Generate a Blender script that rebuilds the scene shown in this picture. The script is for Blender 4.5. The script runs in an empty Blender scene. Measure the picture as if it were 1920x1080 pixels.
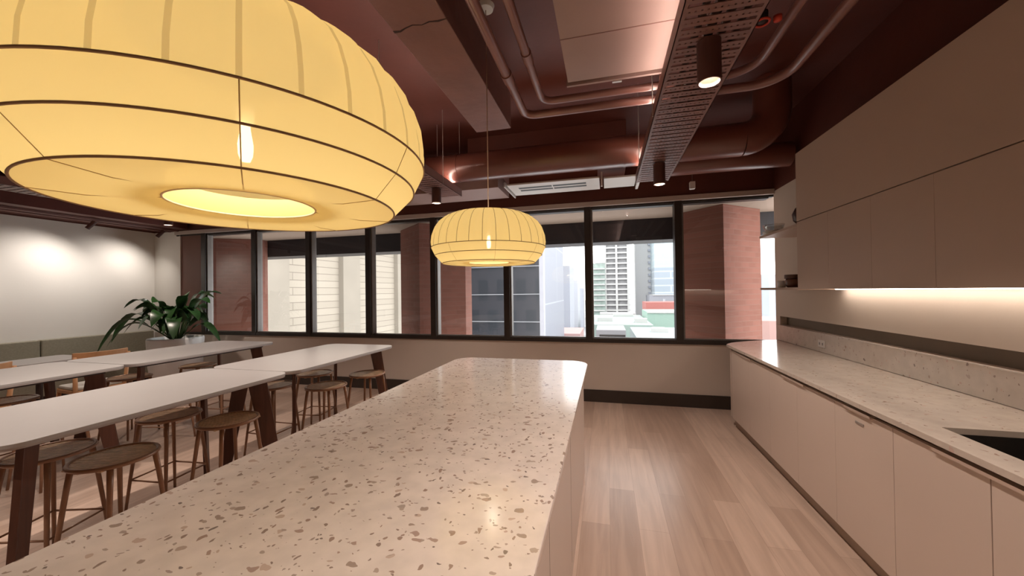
import bpy, bmesh, math, random
from mathutils import Vector, Matrix
random.seed(7)
SC = bpy.context.scene
COL = SC.collection
PI = math.pi

# ------------------------------------------------------------------ camera, world, exposure
cam_d = bpy.data.cameras.new('camera')
cam = bpy.data.objects.new('camera', cam_d); COL.objects.link(cam)
cam_d.sensor_width = 36; cam_d.lens = 12.994; cam_d.clip_start = .02; cam_d.clip_end = 2000
# room axes seen from the calibrated lens
f_ = 693.0
def nm(v): return v.normalized()
Yc = nm(Vector((1137-960, -(544-540), -f_)))
Xc = -nm(Vector((-1750-960, -(583-540), -f_)))
Xc = nm(Xc - Xc.dot(Yc)*Yc)
Zc = Xc.cross(Yc)
M = Matrix((Xc, Yc, Zc)).to_4x4()
M.translation = Vector((0, 0, 1.53))
cam.matrix_world = M
SC.camera = cam
SC.view_settings.view_transform = 'Standard'
SC.view_settings.look = 'None'
SC.view_settings.exposure = 0.16
SC.view_settings.gamma = 1.0
try: SC.view_settings.use_curve_mapping = False
except Exception: pass
w = bpy.data.worlds.new('overcast_sky'); SC.world = w; w.use_nodes = True
bg = w.node_tree.nodes['Background']; bg.inputs[0].default_value = (1, .995, 1, 1); bg.inputs[1].default_value = 4.1

WARM = (1.0, .835, .72)
def light(kind, name, loc, energy, color=WARM, target=None, **kw):
    d = bpy.data.lights.new(name, kind); d.energy = energy; d.color = color
    for k, v in kw.items(): setattr(d, k, v)
    o = bpy.data.objects.new(name, d); COL.objects.link(o); o.location = loc
    if target is not None:
        o.rotation_euler = (Vector(target)-Vector(loc)).to_track_quat('-Z', 'Y').to_euler()
    return o

# ------------------------------------------------------------------ materials
MATS = {}
def mat(name, color, rough=.5, metal=0, spec=.5, noise=None, bump=None, emit=None, trans=None):
    if name in MATS: return MATS[name]
    m = bpy.data.materials.new(name); m.use_nodes = True; nt = m.node_tree
    b = nt.nodes['Principled BSDF']
    c = (*color, 1)
    b.inputs['Base Color'].default_value = c
    b.inputs['Roughness'].default_value = rough
    b.inputs['Metallic'].default_value = metal
    b.inputs['Specular IOR Level'].default_value = spec
    tc = nt.nodes.new('ShaderNodeTexCoord')
    if noise:
        sc, amt = noise[0], noise[1]
        stretch = noise[2] if len(noise) > 2 else (1, 1, 1)
        mp = nt.nodes.new('ShaderNodeMapping'); mp.inputs['Scale'].default_value = stretch
        nt.links.new(tc.outputs['Object'], mp.inputs['Vector'])
        n = nt.nodes.new('ShaderNodeTexNoise'); n.inputs['Scale'].default_value = sc; n.inputs['Detail'].default_value = 4
        nt.links.new(mp.outputs[0], n.inputs['Vector'])
        r = nt.nodes.new('ShaderNodeValToRGB')
        r.color_ramp.elements[0].position = .3; r.color_ramp.elements[1].position = .7
        r.color_ramp.elements[0].color = (*[x*(1-amt) for x in color], 1)
        r.color_ramp.elements[1].color = (*[min(1, x*(1+amt)) for x in color], 1)
        nt.links.new(n.outputs[0], r.inputs[0]); nt.links.new(r.outputs[0], b.inputs['Base Color'])
    if bump:
        n2 = nt.nodes.new('ShaderNodeTexNoise'); n2.inputs['Scale'].default_value = bump[0]; n2.inputs['Detail'].default_value = 3
        nt.links.new(tc.outputs['Object'], n2.inputs['Vector'])
        bp = nt.nodes.new('ShaderNodeBump'); bp.inputs['Strength'].default_value = bump[1]; bp.inputs['Distance'].default_value = .01
        nt.links.new(n2.outputs[0], bp.inputs['Height']); nt.links.new(bp.outputs[0], b.inputs['Normal'])
    if emit:
        b.inputs['Emission Color'].default_value = (*emit[0], 1); b.inputs['Emission Strength'].default_value = emit[1]
    MATS[name] = m
    return m

cream = mat('cream_wall_paint', (.60, .52, .455), .75, noise=(1.5, .03), bump=(60, .05))
white_wall = mat('white_wall_paint', (.82, .80, .75), .8, noise=(1.2, .02), bump=(60, .05))
ceil_paint = mat('burgundy_ceiling_paint', (.108, .026, .016), .6, noise=(2.0, .12), bump=(9, .25))
beam_paint = mat('burgundy_concrete_paint', (.180, .078, .062), .55, noise=(3.0, .14), bump=(14, .5))
duct_paint = mat('burgundy_duct_paint', (.165, .054, .038), .30, spec=.7, noise=(3, .10))
pipe_paint = mat('burgundy_pipe_paint', (.205, .088, .072), .28, spec=.7, noise=(5, .1))
tray_paint = mat('burgundy_metal_paint', (.205, .105, .090), .45, noise=(7, .12))
panel_paint = mat('dusty_panel_paint', (.29, .185, .165), .55, noise=(3, .05))
frame_m = mat('dark_bronze_frame', (.030, .022, .018), .40, noise=(9, .15))
frame_grey = mat('grey_frame_edge', (.20, .18, .165), .4, noise=(9, .08))
strip_m = mat('pale_pelmet_paint', (.52, .43, .38), .6, noise=(4, .03))
skirt_m = mat('dark_skirting', (.040, .028, .022), .45, noise=(6, .1))
cab_m = mat('taupe_cabinet_laminate', (.47, .345, .27), .42, noise=(2, .02))
base_m = mat('pale_cabinet_laminate', (.64, .535, .47), .36, noise=(2, .02))
kick_m = mat('kick_board_brown', (.36, .28, .225), .5, noise=(5, .05))
table_m = mat('pale_table_laminate', (.47, .45, .44), .34, noise=(3, .02))
tedge_m = mat('table_edge_grey', (.42, .37, .35), .45, noise=(3, .02))
leg_m = mat('dark_stained_timber', (.105, .040, .024), .38, noise=(5, .25, (6, 6, .6)))
under_m = mat('dark_underframe', (.045, .024, .018), .5, noise=(5, .1))
stool_m = mat('bronze_cane_seat', (.66, .46, .29), .34, noise=(30, .2))
stool_leg_m = mat('bronze_stool_metal', (.32, .175, .105), .34, metal=.2, noise=(8, .15))
black_m = mat('black_composite', (.020, .016, .014), .45, noise=(40, .2))
brown_panel = mat('red_brown_panel', (.19, .085, .062), .6, noise=(2, .08))
bench_m = mat('olive_grey_upholstery', (.31, .285, .215), .85, noise=(40, .08), bump=(300, .3))
oak_m = mat('light_oak_timber', (.55, .29, .14), .45, noise=(6, .18, (1, 1, .2)))
seatpad_m = mat('pale_seat_fabric', (.55, .53, .48), .9, noise=(60, .05))
pot_m = mat('white_glazed_pot', (.80, .80, .79), .35, noise=(3, .02))
soil_m = mat('dark_soil', (.03, .02, .015), .9, noise=(30, .4))
plastic_m = mat('white_plastic', (.62, .58, .55), .4, noise=(4, .02))
steel_m = mat('brushed_steel', (.45, .40, .37), .35, metal=.6, noise=(10, .1))
cord_m = mat('beige_cord', (.48, .33, .26), .6, noise=(60, .1))
beige_b = mat('soffit_render', (0.208, 0.148, 0.109), .8, noise=(1, .04))
darkb_m = mat('dark_facade_beam', (0.011, 0.007, 0.008), .6, noise=(1, .1))
ring_m = mat('lantern_wire', (.27, .15, .065), .6, noise=(30, .1))
red_m = mat('red_plastic', (.55, .05, .02), .45, noise=(20, .1))

def emis(name, color, strength):
    m = bpy.data.materials.new(name); m.use_nodes = True; nt = m.node_tree
    nt.nodes.clear(); o = nt.nodes.new('ShaderNodeOutputMaterial'); e = nt.nodes.new('ShaderNodeEmission')
    e.inputs[0].default_value = (*color, 1); e.inputs[1].default_value = strength
    nt.links.new(e.outputs[0], o.inputs[0]); return m
led_up = emis('led_uplight', (1, .79, .67), 48)
led_cab = emis('led_under_cabinet', (1, .86, .72), 15)
lens_m = emis('downlight_lens', (1, .80, .66), 7)
bulb_m = emis('lamp_bulb_glow', (1, .92, .72), 24)

def leaf_material():
    m = mat('glossy_green_leaf', (.022, .070, .018), .30, noise=(9, .45)); return m
leaf_m = leaf_material()

def glass_material(name, ior=1.45, tint=(1, 1, 1), extra=0.0):
    m = bpy.data.materials.new(name); m.use_nodes = True; nt = m.node_tree; nt.nodes.clear()
    o = nt.nodes.new('ShaderNodeOutputMaterial'); mx = nt.nodes.new('ShaderNodeMixShader')
    t = nt.nodes.new('ShaderNodeBsdfTransparent'); t.inputs[0].default_value = (*tint, 1)
    g = nt.nodes.new('ShaderNodeBsdfGlossy'); g.inputs['Roughness'].default_value = .01
    fr = nt.nodes.new('ShaderNodeFresnel'); fr.inputs[0].default_value = ior
    ad = nt.nodes.new('ShaderNodeMath'); ad.operation = 'ADD'; ad.inputs[1].default_value = extra
    nt.links.new(fr.outputs[0], ad.inputs[0]); nt.links.new(ad.outputs[0], mx.inputs[0])
    nt.links.new(t.outputs[0], mx.inputs[1]); nt.links.new(g.outputs[0], mx.inputs[2])
    nt.links.new(mx.outputs[0], o.inputs[0]); return m
glass_m = glass_material('window_glass', 1.55, (.97, .985, .98), .02)
def glassware():
    m = bpy.data.materials.new('clear_glassware'); m.use_nodes = True; nt = m.node_tree; nt.nodes.clear(); L = nt.links
    o = nt.nodes.new('ShaderNodeOutputMaterial'); mx = nt.nodes.new('ShaderNodeMixShader')
    t = nt.nodes.new('ShaderNodeBsdfTransparent'); t.inputs[0].default_value = (.95, .95, .93, 1)
    g = nt.nodes.new('ShaderNodeBsdfGlossy'); g.inputs['Roughness'].default_value = .03
    lw = nt.nodes.new('ShaderNodeLayerWeight'); lw.inputs[0].default_value = .25
    L.new(lw.outputs['Facing'], mx.inputs[0]); L.new(t.outputs[0], mx.inputs[1]); L.new(g.outputs[0], mx.inputs[2]); L.new(mx.outputs[0], o.inputs[0]); return m
glassware_m = glassware()

def terrazzo(name, base, dens1=.16, dens2=.10, chipmul=1.0):
    m = bpy.data.materials.new(name); m.use_nodes = True; nt = m.node_tree; N = nt.nodes; L = nt.links
    b = N['Principled BSDF']; b.inputs['Roughness'].default_value = .14; b.inputs['Specular IOR Level'].default_value = .85
    tc = N.new('ShaderNodeTexCoord')
    wn = N.new('ShaderNodeTexNoise'); wn.inputs['Scale'].default_value = 26; wn.inputs['Detail'].default_value = 2
    L.new(tc.outputs['Object'], wn.inputs['Vector'])
    wm = N.new('ShaderNodeVectorMath'); wm.operation = 'SCALE'; wm.inputs['Scale'].default_value = .035
    L.new(wn.outputs['Color'], wm.inputs[0])
    wa = N.new('ShaderNodeVectorMath'); wa.operation = 'ADD'; L.new(tc.outputs['Object'], wa.inputs[0]); L.new(wm.outputs[0], wa.inputs[1])
    base_n = N.new('ShaderNodeTexNoise'); base_n.inputs['Scale'].default_value = 14; base_n.inputs['Detail'].default_value = 5
    L.new(tc.outputs['Object'], base_n.inputs['Vector'])
    br = N.new('ShaderNodeValToRGB'); L.new(base_n.outputs[0], br.inputs[0])
    br.color_ramp.elements[0].position = .35; br.color_ramp.elements[1].position = .65
    br.color_ramp.elements[0].color = (*[x*.93 for x in base], 1); br.color_ramp.elements[1].color = (*[min(1, x*1.04) for x in base], 1)
    col = br.outputs[0]
    def layer(col, scale, keep, rad, ramp, stretch, rot):
        mp = N.new('ShaderNodeMapping'); mp.inputs['Scale'].default_value = stretch; mp.inputs['Rotation'].default_value = (0, 0, rot)
        mp.inputs['Location'].default_value = (scale*.013, scale*.007, 0)
        L.new(wa.outputs[0], mp.inputs['Vector'])
        v = N.new('ShaderNodeTexVoronoi'); v.inputs['Scale'].default_value = scale; L.new(mp.outputs[0], v.inputs['Vector'])
        sep = N.new('ShaderNodeSeparateColor'); L.new(v.outputs['Color'], sep.inputs[0])
        k = N.new('ShaderNodeMath'); k.operation = 'LESS_THAN'; k.inputs[1].default_value = keep; L.new(sep.outputs[0], k.inputs[0])
        rr = N.new('ShaderNodeMath'); rr.operation = 'MULTIPLY'; rr.inputs[1].default_value = rad; L.new(sep.outputs[1], rr.inputs[0])
        lt = N.new('ShaderNodeMath'); lt.operation = 'LESS_THAN'; L.new(v.outputs['Distance'], lt.inputs[0]); L.new(rr.outputs[0], lt.inputs[1])
        mu = N.new('ShaderNodeMath'); mu.operation = 'MULTIPLY'; L.new(k.outputs[0], mu.inputs[0]); L.new(lt.outputs[0], mu.inputs[1])
        cr = N.new('ShaderNodeValToRGB'); cr.color_ramp.interpolation = 'CONSTANT'
        els = cr.color_ramp.elements
        while len(els) < len(ramp): els.new(.5)
        for i, c in enumerate(ramp): els[i].position = i/len(ramp); els[i].color = (*[x*chipmul for x in c], 1)
        L.new(sep.outputs[2], cr.inputs[0])
        mx = N.new('ShaderNodeMix'); mx.data_type = 'RGBA'
        L.new(mu.outputs[0], mx.inputs['Factor']); L.new(col, mx.inputs['A']); L.new(cr.outputs[0], mx.inputs['B'])
        return mx.outputs['Result']
    soft = [(.50, .40, .34), (.56, .42, .37), (.46, .38, .33), (.60, .47, .40)]
    hard = [(.42, .33, .28), (.47, .38, .33), (.36, .29, .25), (.50, .41, .35), (.46, .34, .29)]
    hard2 = [(.34, .26, .22), (.42, .33, .28), (.26, .21, .19), (.46, .37, .33), (.40, .29, .24)]
    col = layer(col, 26, .30, .36, soft, (1, 1.5, 1), .5)
    col = layer(col, 24, dens1*.9, .46, hard, (1, 1.9, 1), -.35)
    col = layer(col, 36, dens1*.9, .48, hard2, (1.8, 1, 1), .3)
    col = layer(col, 70, dens2*1.2, .50, hard2, (1, 1.5, 1), .9)
    L.new(col, b.inputs['Base Color'])
    MATS[name] = m
    return m
terr_m = terrazzo('terrazzo_island', (.80, .71, .655), .19, .11)
terr2_m = terrazzo('terrazzo_counter', (.60, .53, .47), .05, .05)

def plank_floor():
    m = bpy.data.materials.new('light_oak_planks'); m.use_nodes = True; nt = m.node_tree; N = nt.nodes; L = nt.links
    b = N['Principled BSDF']; b.inputs['Roughness'].default_value = .30; b.inputs['Specular IOR Level'].default_value = .45
    tc = N.new('ShaderNodeTexCoord')
    mp = N.new('ShaderNodeMapping'); mp.inputs['Rotation'].default_value = (0, 0, PI/2)
    L.new(tc.outputs['Object'], mp.inputs['Vector'])
    bt = N.new('ShaderNodeTexBrick'); bt.inputs['Scale'].default_value = 1; bt.inputs['Brick Width'].default_value = 1.25
    bt.inputs['Row Height'].default_value = .18; bt.inputs['Mortar Size'].default_value = .0012; bt.inputs['Mortar Smooth'].default_value = .3
    bt.offset = .37; bt.inputs['Color1'].default_value = (.43, .31, .245, 1); bt.inputs['Color2'].default_value = (.57, .43, .35, 1)
    bt.inputs['Mortar'].default_value = (.36, .26, .20, 1)
    L.new(mp.outputs[0], bt.inputs['Vector'])
    m2 = N.new('ShaderNodeMapping'); m2.inputs['Scale'].default_value = (9, .7, 1); L.new(tc.outputs['Object'], m2.inputs['Vector'])
    n = N.new('ShaderNodeTexNoise'); n.inputs['Scale'].default_value = 2.2; n.inputs['Detail'].default_value = 5; n.inputs['Distortion'].default_value = .6
    L.new(m2.outputs[0], n.inputs['Vector'])
    r = N.new('ShaderNodeValToRGB'); r.color_ramp.elements[0].color = (.88, .86, .84, 1); r.color_ramp.elements[1].color = (1.06, 1.05, 1.04, 1)
    r.color_ramp.elements[0].position = .35; r.color_ramp.elements[1].position = .65
    L.new(n.outputs[0], r.inputs[0])
    mx = N.new('ShaderNodeMix'); mx.data_type = 'RGBA'; mx.blend_type = 'MULTIPLY'; mx.inputs['Factor'].default_value = 1
    L.new(bt.outputs[0], mx.inputs['A']); L.new(r.outputs[0], mx.inputs['B']); L.new(mx.outputs['Result'], b.inputs['Base Color'])
    return m
floor_m = plank_floor()

def brick_mat(name, c1, c2, mortar, bw=.23, rh=.076, ms=.006, axis='xz', bump=.4, rough=.85):
    m = bpy.data.materials.new(name); m.use_nodes = True; nt = m.node_tree; N = nt.nodes; L = nt.links
    b = N['Principled BSDF']; b.inputs['Roughness'].default_value = rough
    tc = N.new('ShaderNodeTexCoord'); sp = N.new('ShaderNodeSeparateXYZ'); L.new(tc.outputs['Object'], sp.inputs[0])
    ad = N.new('ShaderNodeMath'); ad.operation = 'ADD'; L.new(sp.outputs[0], ad.inputs[0]); L.new(sp.outputs[1], ad.inputs[1])
    cb = N.new('ShaderNodeCombineXYZ'); L.new(ad.outputs[0], cb.inputs[0]); L.new(sp.outputs[2], cb.inputs[1])
    bt = N.new('ShaderNodeTexBrick'); bt.inputs['Scale'].default_value = 1; bt.inputs['Brick Width'].default_value = bw
    bt.inputs['Row Height'].default_value = rh; bt.inputs['Mortar Size'].default_value = ms
    bt.inputs['Color1'].default_value = (*c1, 1); bt.inputs['Color2'].default_value = (*c2, 1); bt.inputs['Mortar'].default_value = (*mortar, 1)
    L.new(cb.outputs[0], bt.inputs['Vector']); L.new(bt.outputs[0], b.inputs['Base Color'])
    bp = N.new('ShaderNodeBump'); bp.inputs['Strength'].default_value = bump; bp.inputs['Distance'].default_value = .01; bp.invert = True
    L.new(bt.outputs['Fac'], bp.inputs['Height']); L.new(bp.outputs[0], b.inputs['Normal'])
    return m
redbrick = brick_mat('red_brick', (0.156, 0.055, 0.035), (0.192, 0.070, 0.047), (0.177, 0.078, 0.055))
beigebrick = brick_mat('beige_block', (0.244, 0.213, 0.172), (0.270, 0.237, 0.192), (0.156, 0.130, 0.104), 60.0, .30, .016, rough=.9)

def facade_mat(name, wall, win, bw, rh, ms, rough=.4):
    """window grid: 'bricks' are the panes, mortar is the wall"""
    return brick_mat(name, win, tuple(min(1, x*1.25) for x in win), wall, bw, rh, ms, bump=0, rough=rough)

def lamp_fabric():
    m = bpy.data.materials.new('yellow_lantern_fabric'); m.use_nodes = True; nt = m.node_tree; N = nt.nodes; L = nt.links; N.clear()
    o = N.new('ShaderNodeOutputMaterial')
    tc = N.new('ShaderNodeTexCoord'); n = N.new('ShaderNodeTexNoise'); n.inputs['Scale'].default_value = 4; n.inputs['Detail'].default_value = 3
    L.new(tc.outputs['Object'], n.inputs['Vector'])
    r = N.new('ShaderNodeValToRGB'); L.new(n.outputs[0], r.inputs[0])
    r.color_ramp.elements[0].color = (.93, .76, .39, 1); r.color_ramp.elements[1].color = (.98, .82, .45, 1)
    t = N.new('ShaderNodeBsdfTranslucent'); d = N.new('ShaderNodeBsdfDiffuse'); tr = N.new('ShaderNodeBsdfTransparent')
    L.new(r.outputs[0], t.inputs[0]); L.new(r.outputs[0], d.inputs[0]); tr.inputs[0].default_value = (1, .85, .55, 1)
    m1 = N.new('ShaderNodeMixShader'); m1.inputs[0].default_value = .45; L.new(t.outputs[0], m1.inputs[1]); L.new(d.outputs[0], m1.inputs[2])
    m2 = N.new('ShaderNodeMixShader'); m2.inputs[0].default_value = .07; L.new(m1.outputs[0], m2.inputs[1]); L.new(tr.outputs[0], m2.inputs[2])
    L.new(m2.outputs[0], o.inputs[0]); return m
fabric_m = lamp_fabric()

def tape():
    m = bpy.data.materials.new('sheer_rib_tape'); m.use_nodes = True; nt = m.node_tree; N = nt.nodes; L = nt.links; N.clear()
    o = N.new('ShaderNodeOutputMaterial'); mx = N.new('ShaderNodeMixShader'); mx.inputs[0].default_value = .30
    t = N.new('ShaderNodeBsdfTransparent'); d = N.new('ShaderNodeBsdfDiffuse'); d.inputs[0].default_value = (.45, .25, .08, 1)
    L.new(t.outputs[0], mx.inputs[1]); L.new(d.outputs[0], mx.inputs[2]); L.new(mx.outputs[0], o.inputs[0]); return m
rib_tape = tape()

# ------------------------------------------------------------------ mesh helpers
class MB:
    def __init__(s): s.bm = bmesh.new()
    def box(s, x0, x1, y0, y1, z0, z1, rot=None):
        vs = [s.bm.verts.new((x, y, z)) for z in (z0, z1) for x, y in ((x0, y0), (x1, y0), (x1, y1), (x0, y1))]
        if rot is not None:
            for v in vs: v.co = rot @ v.co
        for f in ((3, 2, 1, 0), (4, 5, 6, 7), (0, 1, 5, 4), (1, 2, 6, 5), (2, 3, 7, 6), (3, 0, 4, 7)):
            s.bm.faces.new([vs[i] for i in f])
        return s
    def hexa(s, pts):
        vs = [s.bm.verts.new(p) for p in pts]
        for f in ((3, 2, 1, 0), (4, 5, 6, 7), (0, 1, 5, 4), (1, 2, 6, 5), (2, 3, 7, 6), (3, 0, 4, 7)):
            s.bm.faces.new([vs[i] for i in f])
        return s
    def prism(s, poly, z0, z1):
        a = [s.bm.verts.new((x, y, z0)) for x, y in poly]; b = [s.bm.verts.new((x, y, z1)) for x, y in poly]
        n = len(poly)
        s.bm.faces.new(a[::-1]); s.bm.faces.new(b)
        for i in range(n): s.bm.faces.new((a[i], a[(i+1) % n], b[(i+1) % n], b[i]))
        return s
    def tube(s, pts, r, n=12, cap=True):
        pts = [Vector(p) for p in pts]
        rs = r if isinstance(r, (list, tuple)) else [r]*len(pts)
        rings = []; ref = None
        for i, p in enumerate(pts):
            if i == 0: t = pts[1]-pts[0]
            elif i == len(pts)-1: t = pts[-1]-pts[-2]
            else: t = (pts[i+1]-p).normalized()+(p-pts[i-1]).normalized()
            t.normalize()
            if ref is None: ref = Vector((0, 0, 1)) if abs(t.z) < .9 else Vector((1, 0, 0))
            u = t.cross(ref).normalized(); v = u.cross(t).normalized(); ref = v
            rings.append([s.bm.verts.new(p+rs[i]*(math.cos(2*PI*k/n)*u+math.sin(2*PI*k/n)*v)) for k in range(n)])
        for a, b in zip(rings, rings[1:]):
            for k in range(n): s.bm.faces.new((a[k], a[(k+1) % n], b[(k+1) % n], b[k]))
        if cap: s.bm.faces.new(rings[0][::-1]); s.bm.faces.new(rings[-1])
        return s
    def lathe(s, prof, n=48, cx=0, cy=0, close=False):
        rings = []
        for r, z in prof:
            if r < 1e-6: rings.append([s.bm.verts.new((cx, cy, z))])
            else: rings.append([s.bm.verts.new((cx+r*math.cos(2*PI*k/n), cy+r*math.sin(2*PI*k/n), z)) for k in range(n)])
        for a, b in zip(rings, rings[1:]):
            for k in range(n):
                k2 = (k+1) % n
                if len(a) == 1 and len(b) == 1: continue
                if len(a) == 1: s.bm.faces.new((a[0], b[k2], b[k]))
                elif len(b) == 1: s.bm.faces.new((a[k], a[k2], b[0]))
                else: s.bm.faces.new((a[k], a[k2], b[k2], b[k]))
        return s
    def ringtube(s, R, z, r, n=64, m=8, cx=0, cy=0):
        rings = []
        for i in range(n):
            a = 2*PI*i/n; c, d = math.cos(a), math.sin(a)
            rings.append([s.bm.verts.new((cx+(R+r*math.cos(2*PI*k/m))*c, cy+(R+r*math.cos(2*PI*k/m))*d, z+r*math.sin(2*PI*k/m))) for k in range(m)])
        for i in range(n):
            a, b = rings[i], rings[(i+1) % n]
            for k in range(m): s.bm.faces.new((a[k], a[(k+1) % m], b[(k+1) % m], b[k]))
        return s
    def build(s, name, m, parent=None, smooth=False, bevel=0, loc=None, fix=True, seg=2):
        if fix: bmesh.ops.recalc_face_normals(s.bm, faces=s.bm.faces)
        me = bpy.data.meshes.new(name); s.bm.to_mesh(me); s.bm.free()
        o = bpy.data.objects.new(name, me); COL.objects.link(o); me.materials.append(m)
        if smooth:
            for p in me.polygons: p.use_smooth = True
        if smooth == 'auto':
            md = o.modifiers.new('edges', 'EDGE_SPLIT'); md.split_angle = math.radians(35)
        if bevel:
            md = o.modifiers.new('bevel', 'BEVEL'); md.width = bevel; md.segments = seg; md.limit_method = 'ANGLE'
        if parent is not None: o.parent = parent
        if loc is not None: o.location = loc
        return o
def box(name, m, x0, x1, y0, y1, z0, z1, parent=None, bevel=0):
    return MB().box(x0, x1, y0, y1, z0, z1).build(name, m, parent, bevel=bevel)
def tag(o, label, cat, group=None):
    o['label'] = label; o['category'] = cat
    if group: o['group'] = group
    return o
def thing(name, label, cat, loc=(0, 0, 0), rz=0, group=None):
    o = bpy.data.objects.new(name, None); COL.objects.link(o); o.location = loc; o.rotation_euler = (0, 0, rz)
    o.empty_display_size = .1
    return tag(o, label, cat, group)
def struct(o): o['kind'] = 'structure'; return o
def part(name, m, mbx, parent, **k):
    return mbx.build(name, m, parent, **k)
def dup(root, loc, rz=0, label=None):
    c = root.copy(); COL.objects.link(c); c.location = loc; c.rotation_euler = (0, 0, rz)
    if label: c['label'] = label
    for ch in list(root.children):
        d = ch.copy(); COL.objects.link(d); d.parent = c
        for g in list(ch.children):
            e = g.copy(); COL.objects.link(e); e.parent = d
    return c
def rrect(x0, x1, y0, y1, r, n=8):
    pts = []
    for cx, cy, a0 in ((x1-r, y0+r, -PI/2), (x1-r, y1-r, 0), (x0+r, y1-r, PI/2), (x0+r, y0+r, PI)):
        for k in range(n+1):
            a = a0+PI/2*k/n; pts.append((cx+r*math.cos(a), cy+r*math.sin(a)))
    return pts

# ------------------------------------------------------------------ room shell
XL, XR, YW, YB, ZC = -8.47, 2.02, 5.22, -4.0, 3.5
ZS, ZH, ZT = .835, 2.68, 2.75       # sill, window head, pelmet top
struct(MB().box(XL-.1, XR+.1, YB-.1, YW+.35, -.1, 0).build('floor', floor_m))
struct(MB().box(XL-.1, XR+.1, YB-.1, YW+.35, ZC, ZC+.2).build('ceiling', ceil_paint))
struct(MB().box(XL-.12, XL, YB, YW+.3, 0, ZT).build('wall_left', white_wall))
struct(MB().box(XL-.12, XL, YB, YW+.3, ZT, ZC).build('wall_left_upper', ceil_paint))
# right wall with a recessed ledge above the stone upstand (Y up to 5.11)
mb = MB(); T = XR+.12
mb.box(XR, T, YB, YW, 0, 1.085)
mb.box(XR, T, YB, YW, 1.19, ZT-.03)
mb.box(XR, T, 5.11, YW, 1.085, 1.19)
struct(mb.build('wall_right', cream))
struct(MB().box(XR+.07, XR+.12, YB, 5.11, 1.085, 1.19).build('trim_1', mat('dark_taupe_recess', (.17, .13, .095), .6, noise=(5, .05))))
struct(MB().box(XR, T, YB, YW, ZT-.03, ZC).build('wall_right_upper', ceil_paint))
struct(MB().box(XL, XR, YB-.12, YB, 0, ZC).build('wall_back', cream))
# far wall: cream below the windows, burgundy above
struct(MB().box(XL, XR, YW, YW+.14, 0, ZS).build('wall_far', cream))
struct(MB().box(XL, XR, YW, YW+.3, ZT, ZC).build('wall_far_upper', ceil_paint))
struct(MB().box(XL, -7.80, YW, YW+.14, ZS, ZT).build('wall_far_corner', white_wall))
struct(MB().box(-7.80, -7.24, YW+.02, YW+.14, ZS, ZH).build('wall_far_pier', brown_panel))
struct(MB().box(-7.9, XR, YW-.035, YW+.02, ZH+.005, ZT).build('trim_2', strip_m, bevel=.003))
struct(MB().box(-7.80, XR, YW+.02, YW+.3, ZH, ZT).build('trim_3', frame_m))
struct(MB().box(-7.9, XR, YW+.0, YW+.07, ZH-.022, ZH+.003).build('trim_4', frame_m))
struct(MB().box(XL, 1.72, YW-.018, YW, 0, .165).build('baseboard_far', skirt_m))
struct(MB().box(XL, XL+.018, YB, YW-.018, 0, .165).build('baseboard_left', skirt_m))
# window units
mull = [-7.20, -6.04, -4.885, -3.722, -2.575, -1.407, -.240, .920, 2.02]
for i in range(8):
    a, b = mull[i], mull[i+1]
    wt = bpy.data.objects.new('window_%d' % (i+1), None); COL.objects.link(wt); wt.location = (a, YW, ZS); struct(wt)
    W = b-a
    hw = .045 if i else .05
    f = MB()
    f.box(-hw, hw, -.03, .12, -.0, ZH-ZS+.0)                # mullion on the left
    part('mullion', frame_m, f, wt, bevel=.004)
    part('mullion_lit_side', frame_grey, MB().box(hw, hw+.022, .0, .10, .03, ZH-ZS-.03), wt)  # lit side of the mullion, put in as a paler grey strip
    part('bottom_rail', frame_m, MB().box(hw, W-.045, -.02, .12, .0, .036), wt, bevel=.003)
    part('silver_track', frame_grey, MB().box(hw+.024, W-.045, .02, .06, .036, .048), wt)
    part('top_rail', frame_m, MB().box(hw, W-.045, .02, .12, ZH-ZS-.035, ZH-ZS), wt, bevel=.003)
    g = MB(); vs = [g.bm.verts.new(p) for p in ((hw+.022, .07, .036), (W-.045, .07, .036), (W-.045, .07, ZH-ZS-.035), (hw+.022, .07, ZH-ZS-.035))]
    g.bm.faces.new(vs); part('glass', glass_m, g, wt, fix=False)
# black sill line on top of wall
struct(MB().box(-7.8, XR-.0, YW-.022, YW+.0, ZS-.022, ZS+.018).build('trim_5', frame_m))

# ------------------------------------------------------------------ exterior of own facade
def ext(name, m, mbx, label, cat, **k): return tag(mbx.build(name, m, **k), label, cat)
ext('soffit', beige_b, MB().box(-16, 8, YW+.31, 6.4, 2.69, 2.85), 'beige rendered soffit outside above the windows', 'soffit')
ext('facade_beam', darkb_m, MB().box(-16, 8, 6.42, 6.9, 2.34, 3.2), 'dark horizontal beam outside along the top of the windows', 'beam')
ext('roof_overhang', beige_b, MB().box(-16, 8, YW+.31, 6.9, 3.21, 3.4), 'slab edge above the window beam', 'slab')
ext('brick_pier', redbrick, MB().prism([(1.06, 6.15), (1.562, 5.60), (2.20, 6.15), (2.20, 6.40), (1.06, 6.40)], -3, 2.688), 'angular red brick pier outside at the right end of the windows', 'pier')
ext('brick_pier', redbrick, MB().prism([(-3.70, 6.15), (-3.0, 5.56), (-2.40, 6.1), (-2.40, 6.40), (-3.70, 6.40)], -3, 2.688), 'angular red brick pier outside behind the far pendant lamp', 'pier')
ext('brick_pier', redbrick, MB().prism([(-8.4, 6.15), (-7.9, 5.65), (-7.05, 6.15), (-7.05, 6.40), (-8.4, 6.40)], -3, 2.688), 'angular red brick pier outside at the left end of the windows', 'pier')

# ------------------------------------------------------------------ city
def bld(name, label, cat='building'): return thing(name, label, cat)
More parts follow.
